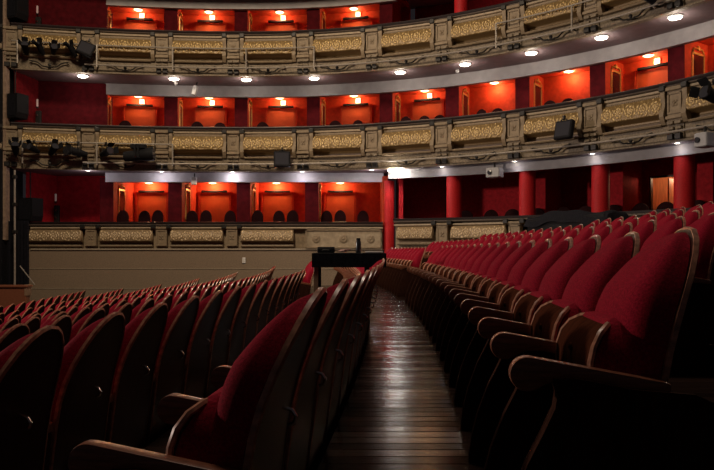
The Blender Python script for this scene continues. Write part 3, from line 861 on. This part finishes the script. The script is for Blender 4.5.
# ------------------------------------------------------------------ black drape, boom and pit rail at the stage end
def drape():
    m = MB(); n = 40; x0, x1 = -10.42, -9.78; vs = []
    for i in range(n+1):
        x = x0+(x1-x0)*i/n; y = 20.55+.05*math.sin(i*1.1)
        vs += [(x, y, EYE-2.3), (x, y, EYE+.86), (x, y+.03, EYE+.86), (x, y+.03, EYE-2.3)]
    fs = []
    for i in range(n):
        for k in range(4): j = (k+1) % 4; fs.append((i*4+k, i*4+j, i*4+4+j, i*4+4+k))
    fs += [(0, 1, 2, 3), (n*4+3, n*4+2, n*4+1, n*4)]
    return m.add(vs, fs)
d = drape().build('stage_drape', 'blackcloth', None, .9, origin=(-9.9, 20.55, EYE-2.3)); tag(d, 'black cloth drape hanging at the stage end of the taupe plinth', 'drape')
t = thing('lighting_boom', 'thin vertical steel pipe standing before the black drape', 'pipe', (-9.97, 20.1, EYE-2.12))
MB().tube([(0, 0, 0), (0, 0, 4.45)], .028, 10).build('pole', 'pipe', t)
MB().lathe([(.24, 0), (.24, .03), (.05, .06)], 20).build('base', 'iron', t)
for z in (2.6, 3.4, 4.2): MB().cbox(-.06, .06, -.06, .06, z, z+.10, .012).build('pipe_clamp', 'iron', t)
# pit rail
t = thing('pit_rail', 'reddish wooden orchestra pit rail end beside the front seats', 'rail', (-9.7, 19.2, EYE+FLOORZ(8)))
MB().cbox(-1.1, .55, -.12, .12, 0, 1.08, .02).build('rail_panel', 'armwood', t)
MB().cbox(-1.15, .60, -.16, .16, 1.08, 1.15, .015).build('rail_cap', 'armwood', t)
MB().cbox(.50, .58, -.13, .13, .85, 1.16, .01).build('end_plate', 'tan', t)
o = MB().tube([(-9.72, 19.9, EYE-.46), (-9.22, 19.75, EYE-1.0)], .016, 8).build('brace_rod', 'pipe', origin=(-9.2, 19.75, EYE-1.0)); tag(o, 'slanting bright metal rod beside the black drape', 'rod')

# ------------------------------------------------------------------ lighting rails on the balcony fronts
def rail_thing(label, H, low, up, posts):
    r = thing('lighting_rail', label, 'rail', curveU((low or up)[0], -.26, H-1.2), world=True)
    if low: MB().tube([curveU(low[0]+(low[1]-low[0])*i/60, -.26, H-1.17) for i in range(61)], .026, 8).build('lower_pipe', 'pipe', r, True)
    for u in up: MB().tube([curveU(u[0]+(u[1]-u[0])*i/30, -.26, H-.58) for i in range(31)], .022, 8).build('upper_pipe', 'pipe', r, True)
    for s in posts: MB().tube([curveU(s, -.26, H-1.24), curveU(s, -.26, H-.57)], .026, 8).build('post', 'pipe', r)
    for s in posts[1:]: MB().tube([curveU(s, -.26, H-1.17), curveU(s, -.04, H-1.17)], .02, 8).build('bracket_arm', 'iron', r)
rail_thing('grey steel lighting rail along the upper balcony front', H3, (-4.85, 16.9), [(-6.9, 2.15), (7.85, 16.9)], (-6.74, -4.5, -2.25, 0.0, 2.15, 7.85, 10.05, 12.25, 14.4))
rail_thing('grey steel lighting rail along the lower balcony front', H2, (-4.9, 16.9), [(-6.9, -2.25)], (-6.6, -4.5, -2.25))

def can_light(lab, p, rz, tilt, sc=1.0, grp=None, flat=False):
    t = thing('stage_light', lab, 'stage light', p, rz, grp)
    t.scale = (sc, sc, sc)
    MB().cbox(-.03, .03, -.04, .04, -.06, .04, .008).build('clamp', 'iron', t)
    MB().tube([(-.15, 0, -.34), (-.15, 0, -.14), (-.08, 0, -.07), (.08, 0, -.07), (.15, 0, -.14), (.15, 0, -.34)], .014, 6).build('yoke', 'iron', t)
    R = Matrix.Translation((0, 0, -.33)) @ Matrix.Rotation(tilt, 4, 'X')
    if flat:
        b = MB().cbox(-.27, .27, -.07, .09, -.28, .24, .02, R).build('lamp_body', 'black', t)
        MB().box(-.22, .22, -.08, -.07, -.22, .18, R).build('lens', 'lens', t)
    else:
        RR = R @ Matrix.Rotation(PI/2, 4, 'X')
        b = MB().lathe([(.03, -.30), (.09, -.28), (.11, -.10), (.13, -.05), (.13, .20), (.15, .22), (.15, .28)], 18, RR).build('lamp_body', 'black', t, .6)
        MB().lathe([(.125, .262), (.125, .284)], 18, RR).build('lens', 'lens', t)
        mbb = MB()
        for a in range(4):
            mbb.box(-.12, .12, -.004, .004, 0, .18, RR @ Matrix.Rotation(a*PI/2, 4, 'Z') @ Matrix.Translation((0, .14, .28)) @ Matrix.Rotation(-.5, 4, 'X'))
        mbb.build('barn_doors', 'black', t)
    return t
def s_of_px(px):
    lo, hi = -6.95, 15.5
    for _ in range(50):
        m = (lo+hi)/2
        if project(curveU(m, -.26)) < px: lo = m
        else: hi = m
    return lo
SL = [-6.48, -6.06, -5.70, -5.16]
for n, s in enumerate(SL):
    can_light('black stage light, %s from the stage on the upper balcony rail' % ordinal(n+1), curveU(s, -.40, H3-.60), (.3, -.2, .5, -.5)[n], (-.5, -.8, -.3, -.9)[n], (.72, .66, .66, .66)[n], 'stage lights on the upper balcony rail')
t = can_light('tilted dark flat floodlight on the upper balcony rail', curveU(-4.66, -.50, H3-.50), .25, -.35, .85, None, True); t.rotation_euler = (0, .35, .25)
SL = [-6.75, -6.25, -5.72, -5.0, -4.2]
for n, s in enumerate(SL):
    can_light('black stage light, %s from the stage on the lower balcony rail' % ordinal(n+1), curveU(s, -.42, H2-.60), (.4, -.3, .8, -1.0, .9)[n], (-.6, -.3, -.5, -.2, -.2)[n], (.75, .7, .75, .9, .85)[n], 'stage lights on the lower balcony rail')
t = thing('moving_light', 'big black moving head light lying under the lower balcony rail', 'stage light', curveU(-3.22, -.52, H2-.6), .0)
MB().lathe([(.05, -.45), (.15, -.42), (.17, -.1), (.15, 0), (.18, .15), (.21, .42), (.19, .46)], 20, Matrix.Translation((0, 0, -.36)) @ Matrix.Rotation(PI/2-.1, 4, 'Y')).build('lamp_body', 'black', t, .7)
MB().lathe([(.17, .455), (.17, .47)], 20, Matrix.Translation((0, 0, -.36)) @ Matrix.Rotation(PI/2-.1, 4, 'Y')).build('lens', 'lens', t)
MB().cbox(-.22, .22, -.12, .12, -.17, -.03, .02).build('base', 'black', t)
for sx in (-1, 1): MB().cbox(sx*.05-.03, sx*.05+.03, -.22, -.17, -.46, -.05, .01).build('yoke_arm', 'black', t)
can_light('black boxy floodlight hung mid-way on the lower balcony rail', curveU(s_of_px(283), -.40, H2-.72), .05, -.1, .92, None, True)
can_light('black square floodlight tilted on the lower balcony rail above the columns', curveU(s_of_px(570), -.55, H2-.48), -.9, -.25, .92, None, True)
can_light('black stage light with barn doors at the back end of the lower balcony rail', curveU(s_of_px(704)+.5, -.60, H2-.34), -1.2, -.3, 1.0)
can_light('black stage light on the upper balcony rail nearest the back of the house', curveU(s_of_px(655), -.66, H3-.62), -1.4, -.6, 1.1)

# lamps in the undersides
SOFF3 = [82, 172.5, 245, 313, 399, 464, 531, 600, 673]
LS = [-5.02, -2.31, -.08, 2.02, 4.70, 6.68, 8.62, 10.55, 12.42, 14.9, 17.0]
for n, s in enumerate(LS):
    p = curveU(s, .30, H3-1.36)
    t = thing('ceiling_lamp', 'round white lamp under the upper balcony, %s from the stage' % ordinal(n+1), 'lamp', p, 0, 'soffit lamps of the upper balcony')
    put('lamp_ring', me_sl_ring, t); put('lamp_glass', me_sl_glass, t)
    light('POINT', p+Vector((0, 0, -.24)), 11, (1, .86, .74), .08)
for n in range(11):
    s = -4.9+2.17*n+.06
    p = curveU(s, .215, H2-1.36)
    t = thing('ceiling_lamp', 'round white lamp under the lower balcony, %s from the stage' % ordinal(n+1), 'lamp', p, 0, 'soffit lamps of the lower balcony')
    put('lamp_ring', me_fl_ring, t); put('lamp_glass', me_fl_glass, t)
    light('POINT', p+Vector((0, -.05, -.20)), 6.5 if n < 5 else 1.3, (.95, .88, .95), .08)
p = curveU(4.66, .02, H2-1.375)
t = thing('ceiling_lamp', 'brightest white lamp under the lower balcony, above the bright red end column', 'lamp', p)
for dx in (-.09, .09):
    a = put('lamp_ring', me_sl_ring, t, (dx, 0, 0)); put('lamp_glass', me_bb_glass, t, (dx, 0, 0)); a.scale = (.4, .4, .8); t.children[-1].scale = (.4, .4, .8)
light('POINT', p+Vector((0, -.05, -.18)), 3, (1, .94, .88), .10)
# small white fittings
def spotlet(label, p, rot, size):
    t = thing('white_spotlight', label, 'spotlight', p); t.rotation_euler = rot
    a, b = size
    MB().cbox(-a/2, a/2, -a/2, a/2, -b/2, b/2, .012).build('spotlight_body', 'white', t)
    MB().lathe([(a*.36, -b/2-.01), (a*.36, -b/2+.01)], 16).build('lens', 'lens', t)
    MB().tube([(0, 0, b/2-.02), (0, 0, b/2+.12)], .02, 8).build('stem', 'iron', t)
spotlet('tilted white spotlight hanging under the upper balcony', curveU(-1.72, .6, H3-1.37-.30), (0, .28, 0), (.13, .30))
spotlet('upright white box light on the beam above the ground boxes', curveG(-1.72, .30, H2-1.37-.26), (0, .06, 0), (.15, .24))
def projector(label, s, off, z, w, h):
    t = thing('white_projector', label, 'projector', curveU(s, off, z), angU(s))
    MB().cbox(-w/2, w/2, -.16, .16, -h/2, h/2, .02).build('projector_case', 'greyplastic', t)
    MB().lathe([(.06, 0), (.06, .03), (.045, .035)], 16, Matrix.Translation((-w*.2, -.16, 0)) @ Matrix.Rotation(PI/2, 4, 'X')).build('lens', 'lens', t)
    MB().tube([(0, 0, h/2-.01), (0, 0, h/2+.14)], .03, 8).build('mount', 'iron', t)
projector('pale grey box projector on the beam above the stalls circle', s_of_px(489), .12, 2.15, .40, .27)
projector('white box projector on the beam at the back of the house', s_of_px(711), -.45, 2.30, .30, .30)
for n, s in enumerate((-2.35, 6.25)):
    t = thing('white_sensor', ('small white dome sensor under the upper balcony above the %s' % ('third box lamp' if n else 'first box door')) if 0 else
              ('small round white sensor under the upper balcony, %s' % ('at the curve' if n else 'beside the tilted spotlight')), 'sensor', curveU(s, .85, H3-1.37))
    MB().lathe([(.05, 0), (.06, -.03), (.05, -.07), (.02, -.09)], 14).build('dome', 'white', t, True)
# wall socket
t = thing('wall_socket', 'small white socket plate on the taupe plinth', 'socket', (curveG(0).x+(-3.50+3.4), 21.36, EYE-.32))
MB().cbox(-.05, .05, -.02, .01, -.09, .09, .006).build('plate', 'white', t); MB().box(-.03, .03, -.026, -.018, -.05, .05).build('flap', 'paper', t)

# ------------------------------------------------------------------ chairs in the boxes and the stalls circle
def make_box_chair():
    t = thing('box_chair', '', 'chair', (0, 0, 0))
    MB().cbox(-.22, .22, -.22, .22, .40, .48, .02).build('seat', 'darkchair', t)
    # rounded back, leaning; local +y is away from the hall
    n = 12; vs = []; ol = [(-.21, .46)]+[(-.21*math.cos(PI*i/n), .82+.22*math.sin(PI*i/n)) for i in range(n+1)]+[(.21, .46)]
    m = MB(); k = len(ol)
    m.add([(x, .18+(z-.46)*.15+dy, z) for dy in (0, .06) for x, z in ol], [tuple(range(k)), tuple(range(2*k-1, k-1, -1))]+[(i, i+k, (i+1) % k+k, (i+1) % k) for i in range(k)])
    m.build('backrest', 'darkchair', t, .6, .01)
    for sx in (-1, 1):
        for sy in (-1, 1): MB().tube([(sx*.18, sy*.18, .41), (sx*.19, sy*.2, 0)], [.022, .015], 8).build('leg', 'darkchair', t)
    return t
bc = None
def box_chair(p, rz, lab, grp):
    global bc
    if bc is None:
        bc = make_box_chair(); bc.location = p; bc.rotation_euler = (0, 0, rz); bc['label'] = lab; bc['group'] = grp
        return bc
    c = dup(bc, p, rz, lab, grp); c.scale = (1, 1, 1)
    return c
for b, i in enumerate((-2, -1, 0, 1)):
    for j, ds in enumerate((.58, 1.15, 1.76)):
        ds2 = ds+(.08*math.sin(b*3+j*2)); off = .62+.22*((b+j) % 2)
        c = box_chair(curveG(PIL(i)+.22+ds2-.18, off, 0), .05*math.sin(b*2.1+j*1.7), 'dark chair, %s from the stage in the %s ground box' % (ordinal(j+1), ordinal(b+1)), 'dark chairs in the ground boxes'); c.scale = (.9, 1, 1.24)
for b, (i, lst) in enumerate(((-2, (.85,)), (-1, (.95, 1.56)), (0, (.80,)), (1, (.75, 1.3)), (2, (.62, 1.2, 1.76)), (3, (.9, 1.5)), (4, (.9, 1.5)))):
    for j, ds in enumerate(lst):
        c = box_chair(curveU(BOXS(i)+.05+ds, .62+.1*j, 2.93), angU(BOXS(i)+ds)+.4*math.sin(b+j*2), 'dark chair, %s from the stage in the %s middle box' % (ordinal(j+1), ordinal(b+1)), 'dark chairs in the middle boxes'); c.scale = (1, 1, 1.16)
n = 0
s = 6.3
while s < 14.8:
    n += 1
    c = box_chair(curveU(s, 1.22, 0), angU(s)+.15*math.sin(n*2.3), 'dark chair behind the stalls circle parapet, %s along from the boxes' % ordinal(n), 'dark chairs of the stalls circle')
    c.scale = (1.15, 1, 1.17)
    s += .66

# ------------------------------------------------------------------ production desk among the seats
DZ = EYE+FLOORZ(1)
dt = thing('production_desk', 'black-clothed work desk standing over the seats at the centre of the stalls', 'desk', (-.11, 10.0, DZ))
hgt = 1.045
MB().cbox(-.50, .50, -.45, .45, hgt-.04, hgt, .008).build('desk_top', 'black', dt)
MB().box(-.515, .515, -.465, -.45, hgt-.20, hgt-.005).box(-.515, -.50, -.465, .45, hgt-.20, hgt-.005).box(.50, .515, -.465, .45, hgt-.20, hgt-.005).build('cloth_skirt', 'blackcloth', dt)
for sx in (-1, 1):
    for sy in (-1, 1):
        lx = -.46 if sx < 0 else .25
        MB().cbox(lx-.03, lx+.03, sy*.40-.03, sy*.40+.03, 0, hgt-.04, .006).build('leg', 'tan' if (sx < 0 and sy < 0) else 'black', dt)
DT = DZ+hgt
t = thing('equipment_case', 'small black case standing on the work desk', 'case', (-.44, 9.85, DT))
MB().cbox(-.12, .12, -.12, .12, 0, .085, .01).build('case_body', 'black', t); MB().cbox(-.122, .122, -.122, .122, .05, .06, .003).build('lid_seam', 'iron', t)
MB().tube([(-.05, -.125, .03), (-.04, -.15, .04), (.04, -.15, .04), (.05, -.125, .03)], .008, 6).build('handle', 'iron', t)
t = thing('drink_bottle', 'tall black bottle standing on the work desk', 'bottle', (.02, 9.78, DT))
MB().lathe([(.036, 0), (.038, .01), (.038, .15), (.028, .175), (.026, .18)], 18).build('bottle_body', 'blackgloss', t, .6)
MB().lathe([(.028, .178), (.028, .205), (.02, .21)], 16).build('cap', 'black', t)
o = MB().tube([(-.22+.06*math.cos(a)+.05*a/10, 9.72+.05*math.sin(a), DT+.012+.003*a) for a in [i*.45 for i in range(30)]], .010, 6).build('cable_coil', 'pink', None, True, origin=(-.2, 9.72, DT)); tag(o, 'loose coil of pale pink cable on the work desk', 'cable')
o = MB().cbox(.12, .36, 9.66, 9.98, DT, DT+.022, .004).build('paper_stack', 'paper', origin=(.24, 9.8, DT)); tag(o, 'white stack of papers on the work desk beside the bottle', 'papers')

# mixing desk under black covers behind the red seats
fz = EYE+FLOORZ(-3)
ang = math.atan2(-2.75, .95)+PI      # along the row
mtz = thing('mixing_desk', 'long mixing desk under black covers in front of the stalls circle parapet', 'desk', (4.82, 15.4, EYE+FLOORZ(-3)), 0)
def cover():
    m = MB(); nx, ny = 34, 9; vs = []; top = .78-FLOORZ(-3)
    ax = Vector((.93, -2.75, 0)).normalized(); bx = Vector((-ax.y, ax.x, 0))
    L, W = 3.2, .66
    for i in range(nx):
        u = i/(nx-1)*2-1
        for j in range(ny):
            v = j/(ny-1)*2-1
            ed = max(abs(u), abs(v)*.97)
            z = top+.10*math.exp(-((u+.15)/.45)**2)*(1-.3*v)+.025*math.sin(9*u+2*v)+.02*math.sin(5*u*v+3)
            if ed > .93: z -= (ed-.93)/.07*.45
            vs.append(ax*(u*L/2*(1 if ed <= .93 else .99))+bx*(v*W/2)+Vector((0, 0, z)))
    fs = [(i*ny+j, i*ny+j+1, (i+1)*ny+j+1, (i+1)*ny+j) for i in range(nx-1) for j in range(ny-1)]
    return m.add(vs, fs), ax, bx, top
cv, ax, bx, top = cover()
ob = cv.build('cloth_cover', 'blackcloth', mtz, True)
rot = Matrix.Rotation(math.atan2(ax.y, ax.x), 4, 'Z')
MB().cbox(-1.42, 1.42, -.28, .28, top-.35, top-.03, .02, rot).build('desk_body', 'black', mtz)
for sx in (-1, 0, 1):
    for sy in (-1, 1): MB().cbox(sx*1.3-.03, sx*1.3+.03, sy*.24-.03, sy*.24+.03, 0, top-.34, .005, rot).build('leg', 'iron', mtz)

# ------------------------------------------------------------------ light
W = bpy.data.worlds.new('dark_house'); SC.world = W; W.use_nodes = True
W.node_tree.nodes['Background'].inputs[0].default_value = (.55, .45, .5, 1); W.node_tree.nodes['Background'].inputs[1].default_value = .02
# unseen: a work light on the stage side, soft area lights added overhead
light('SPOT', (-23.0, 13.0, EYE+3.9), 8600, (1, .80, .68), .5, target=(3.0, 10.6, EYE+2.2), spot_size=1.05, spot_blend=.35)
light('AREA', (-4.5, 10.5, EYE+11.0), 720, (1, .78, .55), 2.0, target=(-2.5, 20, EYE+3.0), spread=2.5)

light('AREA', (.5, 6.5, EYE+11.0), 180, (1, .82, .66), 2.5, target=(-1.0, 7.0, EYE), spread=2.2)  # unseen soft light added above the near stalls to lift seat rims and armrests

# ------------------------------------------------------------------ camera
cam = bpy.data.cameras.new('camera'); co = bpy.data.objects.new('camera', cam); COL.objects.link(co)
co.location = (0, 0, EYE); co.rotation_euler = (PI/2, 0, 0)
cam.sensor_width = 36; cam.lens = 36*F_PX/714; cam.shift_y = 15/714; cam.clip_start = .05; cam.clip_end = 200
SC.camera = co
SC.view_settings.view_transform = 'Standard'; SC.view_settings.look = 'None'; SC.view_settings.gamma = 1; SC.view_settings.use_curve_mapping = False
SC.view_settings.exposure = 0
SC.cycles.max_bounces = 6; SC.cycles.use_denoising = True
for o in list(bpy.data.objects):
    if o.get('world_parts') is not None: del o['world_parts']
print('seats', n_seats, 'objects', len(bpy.data.objects))
